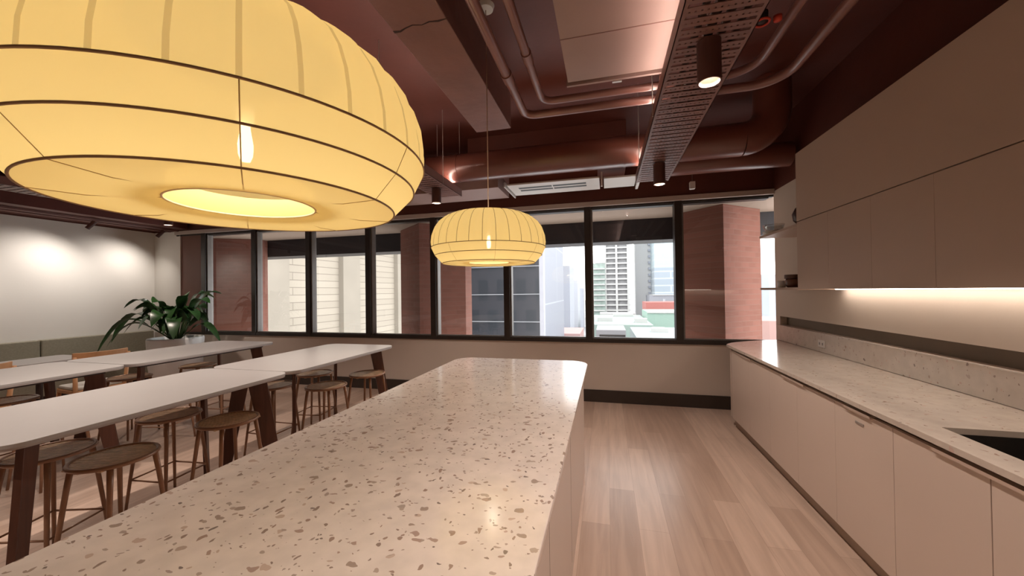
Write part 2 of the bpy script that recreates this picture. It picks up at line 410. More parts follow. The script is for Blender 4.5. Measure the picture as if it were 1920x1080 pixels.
# beige block next door
t = tag(MB().box(-30, -12, 7.4, 27, -30, 25).build('office_block', beigebrick), 'beige grooved block wall of the neighbouring building filling the left windows', 'building')
pil = mat('beige_pilaster', (0.208, 0.182, 0.148), .9, noise=(1, .05))
for y0, y1 in ((10.6, 11.6), (14.6, 15.8), (19.2, 20.0)):
    part('pilaster', pil, MB().box(-12, -11.75, y0, y1, -30, 25), t)
# dark glass tower
dark_glass = facade_mat('dark_office_facade', (0.031, 0.032, 0.039), (0.020, 0.023, 0.029), 2.2, 3.4, .55, .35)
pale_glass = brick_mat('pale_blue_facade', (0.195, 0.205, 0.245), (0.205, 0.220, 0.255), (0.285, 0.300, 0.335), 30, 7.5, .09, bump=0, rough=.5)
t = bld('office_tower', 'dark glass office tower with a paler right side, beyond the middle windows')
part('front_facade', dark_glass, MB().box(-34, -7.1, 40, 41, -14, 34), t)
part('side_facade', pale_glass, MB().box(-33, -6.7, 41, 60, -14, 36), t)
part('corner_fin', mat('pale_fin', (0.310, 0.310, 0.345), .5, noise=(1, .03)), MB().box(-7.1, -6.65, 39.9, 41, -14, 36), t)
for z in (1.2, -1.85, 4.3, -4.9):
    part('spandrel_band', mat('grey_spandrel', (0.215, 0.220, 0.235), .5, noise=(1, .05)), MB().box(-34, -7.1, 39.88, 40, z-.05, z+.05), t)
# stepped blocks beside it, distance haze put into their pale colours
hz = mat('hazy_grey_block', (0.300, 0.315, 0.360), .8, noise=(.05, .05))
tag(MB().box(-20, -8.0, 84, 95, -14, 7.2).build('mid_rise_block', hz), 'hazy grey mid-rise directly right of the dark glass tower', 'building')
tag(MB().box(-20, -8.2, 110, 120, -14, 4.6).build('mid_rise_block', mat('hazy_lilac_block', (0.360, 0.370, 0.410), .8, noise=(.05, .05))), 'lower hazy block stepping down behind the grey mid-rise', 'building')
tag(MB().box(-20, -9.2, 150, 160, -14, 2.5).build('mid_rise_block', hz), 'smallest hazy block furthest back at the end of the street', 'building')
# residential tower with balconies (Y = 200)
Y0 = 200; GZ = -14
conc = mat('pale_tower_concrete', (0.410, 0.410, 0.400), .8, noise=(.05, .03))
bay = mat('tower_bay_wall', (0.215, 0.215, 0.220), .6, noise=(.6, .15))
wbay = mat('wing_bay_wall', (0.230, 0.285, 0.260), .5, noise=(.5, .2))
t = bld('residential_tower', 'white residential tower with balcony bands and a lower greenish wing')
part('tower_shaft', bay, MB().box(-.5, 10.7, Y0, Y0+16, GZ, 60), t)
part('wing', wbay, MB().box(-6.9, -.5, Y0-2, Y0+14, GZ, 15.6), t)
part('wing_roof', conc, MB().box(-5.5, -.5, Y0-2.2, Y0+14, 15.6, 17.2), t)
for k in range(24):
    z = -9.3+2.7*k
    part('floor_slab', conc, MB().box(-.7, 11.9, Y0-1.4, Y0, z, z+.75), t)
    if z < 14: part('wing_slab', conc, MB().box(-7.3, -.7, Y0-3.4, Y0-2, z, z+.6), t)
for x in (-.9, 4.7, 10.4): part('pier', conc, MB().box(x, x+1.0, Y0-1.5, Y0, GZ, 60), t)
# slim distant towers
t = tag(MB().prism([(21.5, 260), (25.2, 260), (25.0, 264), (21.9, 264)], GZ, 16).build('slim_tower', facade_mat('slim_tower_face', (0.370, 0.395, 0.380), (0.250, 0.290, 0.270), 1.6, 2.6, .4)), 'slim greenish tower far off between the two tall towers', 'building')
t = bld('white_tower', 'white tower with small balconies left of the blue glass tower')
part('shaft', mat('bright_white_tower', (0.450, 0.450, 0.450), .8, noise=(.05, .02)), MB().box(15.5, 24.2, 212, 222, GZ, 60), t)
for k in range(15): part('balcony', hz, MB().box(22.0, 23.2, 210.6, 212, -1+3.3*k, .2+3.3*k), t)
t = bld('glass_tower', 'pale blue glass tower at the right edge of the sky view')
part('upper_glazing', brick_mat('pale_cyan_glazing', (0.310, 0.395, 0.435), (0.335, 0.415, 0.445), (0.410, 0.450, 0.450), 40, 3.2, .2, bump=0, rough=.4), MB().box(22.6, 40, 190, 205, 12, 60), t)
part('lower_glazing', brick_mat('grey_blue_glazing', (0.230, 0.275, 0.315), (0.250, 0.290, 0.335), (0.345, 0.385, 0.410), 40, 3.4, .35, bump=0, rough=.4), MB().box(22.6, 40, 190, 205, -.9, 12), t)
part('podium', mat('grey_podium', (0.230, 0.235, 0.260), .8, noise=(.1, .05)), MB().box(20.0, 40, 188, 205, GZ, -1.3), t)
part('ledge', conc, MB().box(21.5, 40, 187.6, 205, -1.3, -.9), t)
# low roofs
def roof(name, col, x0, x1, y0, y1, z0, z1, label):
    return tag(MB().box(x0, x1, y0, y1, z0, z1).build(name, mat(name+'_%0.2f%0.2f' % (col[0], x0), col, .8, noise=(.08, .06))), label, 'building')
roof('low_building', (0.322, 0.114, 0.099), 14.6, 30, 150, 165, GZ, -3.4, 'low building with a salmon red wall below the glass tower')
t = roof('market_hall', (0.235, 0.335, 0.285), 11.2, 28, 112, 128, GZ, -4.9, 'long flat building with a pale green wall and roof')
part('parapet', conc, MB().box(11.1, 28.1, 111.7, 112, -5.2, -4.7), t)
roof('warehouse', (0.255, 0.325, 0.290), -4.6, 10.8, 94, 131, GZ, -7.0, 'wide warehouse with a washed green roof below the residential tower')
roof('shed', (0.285, 0.340, 0.335), 3.9, 18, 50, 68, GZ, -5.0, 'nearest shed with a big pale teal roof at the window sill')
t = roof('low_office', (0.275, 0.270, 0.280), -2.0, 3.4, 72, 82, GZ, -6.0, 'low grey office with dark strip windows left of the teal shed')
for z in (-7.0, -7.8, -8.6): part('strip_window', black_m, MB().box(-1.4, 3.3, 71.95, 72, z-.25, z+.15), t)
roof('low_building', (0.365, 0.230, 0.220), -8.2, -4.2, 60, 70, GZ, -5.4, 'low pink roofed building at the foot of the dark glass tower')
roof('low_building', (0.275, 0.285, 0.305), -8.4, -5.0, 84, 100, GZ-.1, -6.2, 'pale grey roofed building behind the pink one') if False else None
roof('low_building', (0.345, 0.215, 0.190), 26, 40, 76, 88, GZ, -4.4, 'low pinkish roof seen through the rightmost pane')
roof('hazy_block', (0.335, 0.360, 0.395), 61.0, 75, 170, 190, GZ, 7, 'hazy pale block seen through the rightmost pane')  # haze is put into the pale bluish colour
for i, (x, y, w_, h, lb) in enumerate(((-2.5, 104, 4, 1.0, 'white plant box on the left part of the washed green warehouse roof'), (2, 122, 6, .8, 'long white plant box at the back of the washed green warehouse roof'),
        (7, 100, 3, 1.1, 'white plant box at the right end of the washed green warehouse roof'))):
    tag(MB().box(x, x+w_, y, y+3, -7, -7+h).build('roof_plant', conc), lb, 'roof plant')
tag(MB().prism([(6.5, 60), (9.0, 60), (8.6, 62.5), (6.9, 62.5)], -5, -4.4).build('roof_light', conc), 'white roof light on the pale teal shed', 'roof light')
tag(MB().box(-3, 12, 170, 180, GZ, -8.8).build('podium_block', conc), 'pale podium block at the foot of the residential tower', 'building')
struct(MB().box(-300, 300, 30, 600, GZ-1, GZ).build('ground', mat('pale_street', (0.275, 0.280, 0.290), .9, noise=(.05, .3))))

# ------------------------------------------------------------------ right wall joinery
CF = 1.67; CT = 2.735; CE = 3.86
t = thing('wall_cabinet', 'long run of taupe overhead cabinets above the right counter', 'cabinet', (CF, CE, 1.52))
L_ = CE+1.2
part('carcass', cab_m, MB().box(.02, XR-CF-.002, -L_, 0, .0, CT-1.52), t)
part('upper_door', cab_m, MB().box(0, .02, -L_, 0, 2.125-1.52, CT-1.52), t, bevel=.001)
ys = [-.48*k for k in range(10)]+[-L_]
for a, b in zip(ys, ys[1:]):
    part('lower_door', cab_m, MB().box(0, .02, b+.0006, a-.0006, -.004, 2.118-1.52), t, bevel=.0008)
t = thing('led_strip', 'glowing light strip under the overhead cabinets', 'light', (1.955, 3.84, 1.512))
part('diffuser', led_cab, MB().box(-.012, .012, -4.6, 0, -.004, .006), t)
# open shelves
for z, lb in ((2.095, 'upper open shelf between the overhead cabinets and the window'), (1.52, 'lower open shelf between the overhead cabinets and the window')):
    tag(MB().box(CF, XR-.001, CE+.001, 4.70, z-.012, z+.012).build('wall_shelf', cab_m, bevel=.002), lb, 'shelf')
tag(MB().lathe([(0, .0), (.05, .002), (.085, .03), (.10, .075), (.096, .076), (.082, .034), (.048, .008), (0, .006)], 32).build('glass_bowl', glassware_m, smooth=True, loc=(1.76, 4.56, 2.135)), 'clear glass bowl on top of the plates on the upper shelf', 'bowl')
for k in range(3):
    tag(MB().lathe([(0, 0), (.06, 0), (.10, .012), (.098, .015), (.058, .005), (0, .005)], 32).build('plate', pot_m, smooth=True, loc=(1.76, 4.56, 2.1075+.009*k)), ['lowest white plate of the stack under the glass bowl', 'middle white plate of the stack under the glass bowl', 'topmost white plate, directly under the glass bowl'][k], 'plate', 'stacked plates on the upper shelf')
tag(MB().lathe([(0, 0), (.045, 0), (.09, .05), (.10, .11), (.075, .165), (.04, .19), (.035, .186), (.07, .16), (.09, .11), (.08, .05), (0, .01)], 32).build('round_vase', mat('dark_maroon_glaze', (.06, .03, .03), .35, noise=(5, .1)), smooth=True, loc=(1.80, 4.00, 2.1075)), 'dark round vase on the upper shelf against the cabinet', 'vase')
t = thing('storage_jar', 'brown glass jar with wooden lid on the lower shelf', 'jar', (1.79, 4.22, 1.5325))
part('body', mat('brown_glass', (.16, .07, .045), .2, noise=(5, .1)), MB().lathe([(0, 0), (.05, 0), (.066, .02), (.068, .075), (.06, .085), (0, .085)], 32), t, smooth=True)
part('lid', mat('dark_wood_lid', (.10, .045, .028), .5, noise=(9, .2)), MB().lathe([(0, .086), (.072, .086), (.074, .09), (.074, .122), (.07, .126), (0, .126)], 32), t, smooth='auto')
t = thing('mug', 'small white mug on the lower shelf in front of the jar', 'mug', (1.76, 4.40, 1.5325))
part('body', pot_m, MB().lathe([(0, 0), (.03, 0), (.037, .01), (.039, .07), (.036, .07), (.033, .01), (0, .006)], 24), t, smooth=True)
part('handle', pot_m, MB().tube([(.037, 0, .06), (.06, 0, .055), (.064, 0, .035), (.055, 0, .018), (.037, 0, .014)], .005, 8), t, smooth=True)
# stone upstand, outlet
tag(MB().box(2.004, XR-.0005, YB+.4, 5.14, .9025, 1.085).build('stone_upstand', terr2_m, bevel=.002), 'terrazzo upstand along the back of the right counter', 'upstand')
t = thing('power_outlet', 'white power outlet on the terrazzo upstand', 'outlet', (2.003, 4.19, .985))
part('plate', plastic_m, MB().box(-.008, 0, -.058, .058, -.035, .035), t, bevel=.003)
for dy in (-.025, .025): part('socket', frame_grey, MB().box(-.0095, -.0081, dy-.008, dy+.008, -.012, .012), t)
# counter base and worktop with sink cut-out
FX = 1.33
end = [(1.34, 4.62), (1.40, 4.77), (1.54, 4.91), (1.76, 5.06), (1.98, 5.14)]
def arc_end(off):
    pts = [(FX-.025+off, YB+.4), (FX-.025+off, 4.60)]
    ctrl = [(FX-.022+off, 4.66-off*.3), (1.345+off, 4.72-off*.6), (1.40+off*.8, 4.80-off), (1.47+off*.6, 4.865-off), (1.56, 4.925-off), (1.66, 4.99-off), (1.78, 5.055-off), (1.90, 5.105-off), (XR-.002, 5.14-off)]
    return pts+ctrl
top = thing('worktop', 'pale terrazzo worktop of the right counter with undermount sink opening', 'worktop', (0, 0, 0))
SX0, SX1, SY0, SY1 = 1.435, 1.80, 1.25, 2.07
mb = MB()
e = arc_end(0)
mb.prism([(SX0, SY1)]+[(FX-.025, SY1)]+e[1:]+[(XR-.002, SY1)], .874, .90)   # far slab
mb.prism([(FX-.025, YB+.4), (XR-.002, YB+.4), (XR-.002, SY0), (FX-.025, SY0)], .874, .90)
mb.prism([(FX-.025, SY0), (SX0, SY0), (SX0, SY1), (FX-.025, SY1)], .874, .90)
mb.prism([(SX1, SY0), (XR-.002, SY0), (XR-.002, SY1), (SX1, SY1)], .874, .90)
part('slab', terr2_m, mb, top)
sk = thing('sink', 'black undermount sink in the right counter', 'sink', (0, 0, 0))
mb = MB(); b0 = .70
mb.box(SX0-.012, SX0, SY0-.012, SY1+.012, b0, .873); mb.box(SX1, SX1+.012, SY0-.012, SY1+.012, b0, .873)
mb.box(SX0, SX1, SY0-.012, SY0, b0, .873); mb.box(SX0, SX1, SY1, SY1+.012, b0, .873); mb.box(SX0-.012, SX1+.012, SY0-.012, SY1+.012, b0-.012, b0)
part('basin', black_m, mb, sk)
part('drain', steel_m, MB().lathe([(0, b0+.003), (.04, b0+.003), (.045, b0+.001)], 24, (SX0+SX1)/2, (SY0+SY1)/2), sk)
base = thing('base_cabinet', 'pale base cabinets under the right terrazzo worktop', 'cabinet', (0, 0, 0))
mb = MB(); e = arc_end(.05)
# carcass split so it leaves the sink bowl free
mb.prism([(1.38, 2.10)]+e[1:]+[(XR-.004, 2.10)], .10, .862)
mb.prism([(1.38, YB+.45), (XR-.004, YB+.45), (XR-.004, 1.22), (1.38, 1.22)], .10, .862)
mb.box(1.38, XR-.004, 1.22, 2.10, .10, .68); mb.box(1.38, 1.41, 1.22, 2.10, .68, .862)
part('carcass', mat('shadow_gap_laminate', (.36, .28, .235), .5, noise=(3, .03)), mb, base)
mb = MB(); e = arc_end(.07)
mb.prism(e+[(XR-.004, YB+.4)], 0.0, .0995); part('kickboard', kick_m, mb, base)
seams = [4.57, 4.05, 3.59, 3.12, 2.66, 2.19, 1.72, 1.25, .78, .31, -.16, -.63]
hnd = {0: (3.98, 4.30), 2: (3.00, 3.34), 4: (2.33, 2.55), 6: (1.40, 1.95), 8: (.4, .8)}
for i, (b, a) in enumerate(zip(seams, seams[1:])):
    gap = .0022 if b < 2.3 else .0007
    d = part('door', base_m, MB().box(FX, FX+.02, a+gap, b-gap, .102, .845), base, bevel=.001)
    for k, (h0, h1) in hnd.items():
        if a <= (h0+h1)/2 < b:
            part('edge_pull', mat('champagne_pull', (.62, .50, .43), .3, metal=.3, noise=(9, .03)), MB().box(FX-.014, FX+.02, h0, h1, .8465, .852).box(FX-.014, FX-.010, h0, h1, .838, .8465), d)
    if a < 2.43 < b:
        part('badge', steel_m, MB().box(FX-.004, FX, 2.395, 2.465, .775, .789), d, bevel=.002)
# curved end panel
e = arc_end(.03)[1:]
mb = MB(); n = len(e)
i0 = [(x+.02 if i < 3 else x, y-(.02 if i >= 3 else 0)) for i, (x, y) in enumerate(e)]
for i in range(n-1):
    (xa, ya), (xb, yb), (xc, yc), (xd, yd) = e[i], e[i+1], i0[i+1], i0[i]
    mb.hexa([(xa, ya, .102), (xb, yb, .102), (xc, yc, .102), (xd, yd, .102), (xa, ya, .845), (xb, yb, .845), (xc, yc, .845), (xd, yd, .845)])
bmesh.ops.remove_doubles(mb.bm, verts=mb.bm.verts, dist=.0001)
part('end_panel', base_m, mb, base)

# ------------------------------------------------------------------ island
ix0, ix1, iy0, iy1 = -1.385, -.165, -1.3, 3.36
t = thing('island_bench', 'long terrazzo topped kitchen island in the foreground', 'island', ((ix0+ix1)/2, (iy0+iy1)/2, 0))
ox, oy = (ix0+ix1)/2, (iy0+iy1)/2
part('island_top', terr_m, MB().prism(rrect(ix0-ox, ix1-ox, iy0-oy, iy1-oy, .16, 12), .88, .90), t, bevel=.003)
part('island_body', base_m, MB().prism(rrect(ix0-ox+.28, ix1-ox-.035, iy0-oy+.03, iy1-oy-.03, .14, 12), .0, .8795), t)
for yy in (2.0, 1.25, .5, -.25):
    part('panel_seam', mat('seam_shadow_gap', (.16, .12, .10), .7, noise=(9, .05)), MB().box(ix1-ox-.0355, ix1-ox-.0345, yy-oy-.0015, yy-oy+.0015, .08, .87), t)

# ------------------------------------------------------------------ high tables
def high_table(x0, x1, y0, y1, label):
    cx, cy = (x0+x1)/2, (y0+y1)/2; hx, hy = (x1-x0)/2, (y1-y0)/2
    t = thing('high_table', label, 'table', (cx, cy, 0), 0, 'high tables in two rows')
    part('tabletop', table_m, MB().prism(rrect(-hx, hx, -hy, hy, .11, 10), .882, .90), t, bevel=.0015)
    part('edge_band', tedge_m, MB().prism(rrect(-hx+.002, hx-.002, -hy+.002, hy-.002, .108, 10), .872, .8818), t)
    part('underframe', under_m, MB().box(-hx+.06, -hx+.09, -hy+.12, hy-.12, .845, .8715).box(hx-.13, hx-.10, -hy+.12, hy-.12, .845, .8715).box(-hx+.09, hx-.13, -hy+.12, -hy+.15, .845, .8715).box(-hx+.09, hx-.13, hy-.15, hy-.12, .845, .8715), t)
    for sx in (-1, 1):
        for sy in (-1, 1):
            ix = .16 if sx > 0 else .20
            tx, ty = sx*(hx-ix), sy*(hy-.17); bx, by = sx*(hx-ix+.10), sy*(hy-.07)
            d = Vector((sx, sy, 0)).normalized(); p = Vector((-d.y, d.x, 0))
            pts = []
            for (X, Y, Z, wd) in ((bx, by, 0, .045), (tx, ty, .871, .062)):
                c = Vector((X, Y, Z))
                pts += [c-d*wd-p*.014, c+d*wd-p*.014, c+d*wd+p*.014, c-d*wd+p*.014]
            part('leg', leg_m, MB().hexa([tuple(q) for q in pts]), t, bevel=.003)
    return t
high_table(-3.39, -2.48, .955, 2.465, 'nearest pale topped high table beside the island, cut by the left frame edge')
high_table(-3.39, -2.48, 2.475, 3.985, 'pale high table beside the island, its far end towards the windows')
high_table(-5.24, -4.265, .93, 2.435, 'pale high table of the second row, cut by the left frame edge')
high_table(-5.24, -4.265, 2.445, 4.0, 'pale high table of the second row, in front of the potted plant')

# ------------------------------------------------------------------ stools
def make_stool(label):
    t = thing('counter_stool', label, 'stool', (0, 0, 0), 0, 'round bronze stools along the high tables')
    R = .185
    mb = MB(); mb.ringtube(R-.008, .635, .011, 56, 10)
    part('seat_rim', stool_leg_m, mb, t, smooth=True)
    mb = MB(); k = -R+.016
    while k < R-.012:
        h = math.sqrt(max(0, (R-.012)**2-k*k))
        mb.box(-h, h, k-.0046, k+.0046, .629, .639); k += .0155
    mb.box(-.012, .012, -R+.01, R-.01, .620, .6285).box(-.11, -.09, -R+.03, R-.03, .621, .6285).box(.09, .11, -R+.03, R-.03, .621, .6285)
    part('seat', stool_m, mb, t)
    for k in range(4):
        a = PI/4+k*PI/2; c, s = math.cos(a), math.sin(a)
        part('leg', stool_leg_m, MB().tube([(c*.160, s*.160, .628), (c*.178, s*.178, .50), (c*.212, s*.212, .22), (c*.236, s*.236, 0)], [.014, .0125, .0105, .009], 10), t, smooth=True)
    q = .2120
    P4 = [(q*math.cos(PI/4+k*PI/2), q*math.sin(PI/4+k*PI/2), .215) for k in range(4)]
    for k in range(4):
        part('footrest', stool_leg_m, MB().tube([P4[k], P4[(k+1) % 4]], .006, 8), t, smooth=True)
    return t
S0 = make_stool('stool nearest the camera, under the nearest high table beside the island')
S0.location = (-2.68, 1.46, 0); S0.rotation_euler = (0, 0, .18)
spots = [(-2.64, 2.07, -.1, 'second stool from the camera on the island side of the first table row'),
 (-2.66, 3.05, .05, 'third stool from the camera on the island side of the first table row'),
 (-2.59, 3.59, .0, 'stool nearest the windows on the island side of the first table row'),
 (-3.14, 1.42, .3, 'stool tucked under the nearest table on its side away from the island'),
 (-3.19, 2.06, .1, 'second stool from the camera on the far side of the first table row'),
 (-3.19, 2.95, .0, 'third stool from the camera on the far side of the first table row'),
 (-3.20, 3.50, .15, 'stool nearest the windows on the far side of the first table row'),
 (-5.10, 3.61, .1, 'stool behind the second table row, nearest the window wall'),
 (-5.14, 2.93, .2, 'middle stool behind the second table row'),
 (-5.08, 2.03, .0, 'stool behind the second table row near the left frame edge'),
 (-4.50, 3.45, .1, 'stool between the two table rows, nearest the windows, legs seen below the first row'),
 (-4.48, 2.85, .25, 'stool between the two table rows, just beyond the joint of the tables'),
 (-4.50, 2.05, .1, 'stool between the two table rows near the left frame edge')]
for x, y, rz, lb in spots: dup(S0, (x, y, 0), rz, lb)

# ------------------------------------------------------------------ bench, chairs, low tables, plant
t = thing('banquette', 'olive grey upholstered banquette along the left wall', 'bench', (XL, 5.14, 0))
ys = [0, -1.46, -2.92, -4.38, -5.84, -7.3]
part('plinth', under_m, MB().box(.002, .50, -7.3, 0, 0, .10), t)
part('seat_base', bench_m, MB().box(.002, .55, -7.3, 0, .10, .36), t, bevel=.01)
for a, b in zip(ys, ys[1:]):
    part('seat_cushion', bench_m, MB().box(.12, .56, b+.004, a-.004, .361, .46), t, bevel=.02, seg=3)
    part('back_cushion', bench_m, MB().box(.002, .12, b+.006, a-.006, .361, .882), t, bevel=.014, seg=3)

def make_chair(label):
    t = thing('timber_chair', label, 'chair', (0, 0, 0), 0, 'light timber chairs')
    for sx in (-1, 1):
        part('leg', oak_m, MB().tube([(sx*.23, .22, 0), (sx*.20, .19, .45)], [.015, .021], 10), t, smooth=True)
        part('leg', oak_m, MB().tube([(sx*.23, -.24, 0), (sx*.215, -.20, .45), (sx*.235, -.24, .84)], [.015, .021, .016], 10), t, smooth=True)
    part('seat_frame', oak_m, MB().prism(rrect(-.225, .225, -.22, .225, .05), .405, .445), t, bevel=.004)
    part('seat_pad', seatpad_m, MB().prism(rrect(-.215, .215, -.205, .215, .05), .446, .485), t, bevel=.012)
    mb = MB(); n = 14; prev = None
    for k in range(n+1):
        a = -1+2*k/n
        x = .24*a; y = -.285+.09*a*a
        if prev:
            px_, py_ = prev
            mb.hexa([(px_, py_-.011, .75), (x, y-.011, .75), (x, y+.011, .75), (px_, py_+.011, .75),
                     (px_, py_-.020, .885), (x, y-.020, .885), (x, y+.002, .885), (px_, py_+.002, .885)])
        prev = (x, y)
    bmesh.ops.remove_doubles(mb.bm, verts=mb.bm.verts, dist=.0001)
    part('backrest', oak_m, mb, t, bevel=.003)
    return t
C0 = make_chair('light timber chair, its curved backrest showing above the second table row')
C0.location = (-6.12, 3.12, 0); C0.rotation_euler = (0, 0, PI/2-.1)
dup(C0, (-6.05, 2.12, 0), PI/2+.25, 'light timber chair seen under the second table row at the left')
dup(C0, (-6.15, 1.40, 0), PI/2-.2, 'light timber chair at the left frame edge under the second table row')
def cafe_table(x, y, label):
    t = thing('cafe_table', label, 'table', (x, y, 0), 0, 'low cafe tables by the banquette')
    part('tabletop', table_m, MB().prism(rrect(-.33, .33, -.35, .35, .08, 8), .72, .745), t, bevel=.003)
    part('column', under_m, MB().tube([(0, 0, .012), (0, 0, .72)], .03, 16), t, smooth=True)
    part('foot', under_m, MB().prism(rrect(-.22, .22, -.22, .22, .05), 0, .012), t)
cafe_table(-6.95, 3.05, 'low pale cafe table in front of the banquette, beyond the timber chair')
cafe_table(-6.95, 1.75, 'low pale cafe table in front of the banquette near the left frame edge')

PX, PY = -6.75, 4.45
t = thing('potted_plant', 'broad leaved green plant in a big white pot near the window corner', 'plant', (PX, PY, 0))
part('pot', pot_m, MB().lathe([(0, 0), (.24, 0), (.27, .02), (.335, .42), (.355, .84), (.345, .865), (.32, .86), (.315, .80), (0, .80)], 56), t, smooth=True)
part('soil', soil_m, MB().lathe([(0, .825), (.2, .822), (.316, .812)], 32), t)
mb = MB(); st = MB()
rnd = random.Random(11)
def leaf(az, reach, rise, droop, wid, tilt=0):
    base_p = Vector((math.cos(az)*.05, math.sin(az)*.05, .82)); d = Vector((math.cos(az), math.sin(az), 0)); side = Vector((-d.y, d.x, 0))
    n = 12; prev = None; pts = []
    for k in range(n+1):
        s = k/n
        r_ = reach*s**1.0; z = rise*math.sin(min(1, s*1.25)*PI/2) - droop*max(0, s-.45)**2*3.2
        pts.append(base_p+d*r_+Vector((0, 0, z)))
    st.tube(pts[:5], [.008, .007, .006, .005, .004], 6)
    for k in range(4, n+1):
        s = (k-4)/(n-4); wdt = wid*math.sin(PI*min(1, s*.92+.06))**.8 if k < n else .002
        c = pts[k]; up_ = Vector((0, 0, 1))
        sd = (side*math.cos(tilt)+up_*math.sin(tilt))
        row = [mb.bm.verts.new(c-sd*wdt+up_*wdt*.35), mb.bm.verts.new(c), mb.bm.verts.new(c+sd*wdt+up_*wdt*.35)]
        if prev:
            mb.bm.faces.new((prev[0], prev[1], row[1], row[0])); mb.bm.faces.new((prev[1], prev[2], row[2], row[1]))
        prev = row
specs = [(PI*1.08, 1.0, .50, .55, .085), (PI*1.20, .92, .42, .62, .08), (PI*.98, .80, .62, .30, .075), (PI*1.12, .70, .70, .18, .07), (PI*1.3, .72, .35, .4, .075),
         (PI*.05, .55, .68, .10, .10), (-PI*.06, .62, .52, .2, .10), (PI*.15, .60, .78, .05, .09), (-PI*.2, .62, .40, .35, .09), (PI*.3, .45, .75, .1, .09),
         (PI*.5, .42, .78, .1, .08), (PI*.75, .5, .7, .2, .08), (-PI*.35, .5, .5, .25, .09), (-PI*.5, .45, .46, .25, .09), (-PI*.65, .55, .42, .3, .085), (-PI*.42, .35, .66, .05, .09), (-PI*.1, .40, .72, .0, .09), (PI*1.4, .45, .6, .1, .08), (0.1, .78, .30, .35, .07)]
for az, re, ri, dr, wi in specs: leaf(az, re, ri, dr, wi, rnd.uniform(-.5, .5))
for k in range(34): leaf(rnd.uniform(0, 2*PI), rnd.uniform(.22, .5), rnd.uniform(.3, .62), rnd.uniform(0, .3), rnd.uniform(.055, .085), rnd.uniform(-.7, .7))
part('foliage', leaf_m, mb, t, smooth=True, fix=False)
part('stems', mat('green_stem', (.05, .10, .03), .5, noise=(9, .2)), st, t, smooth=True)

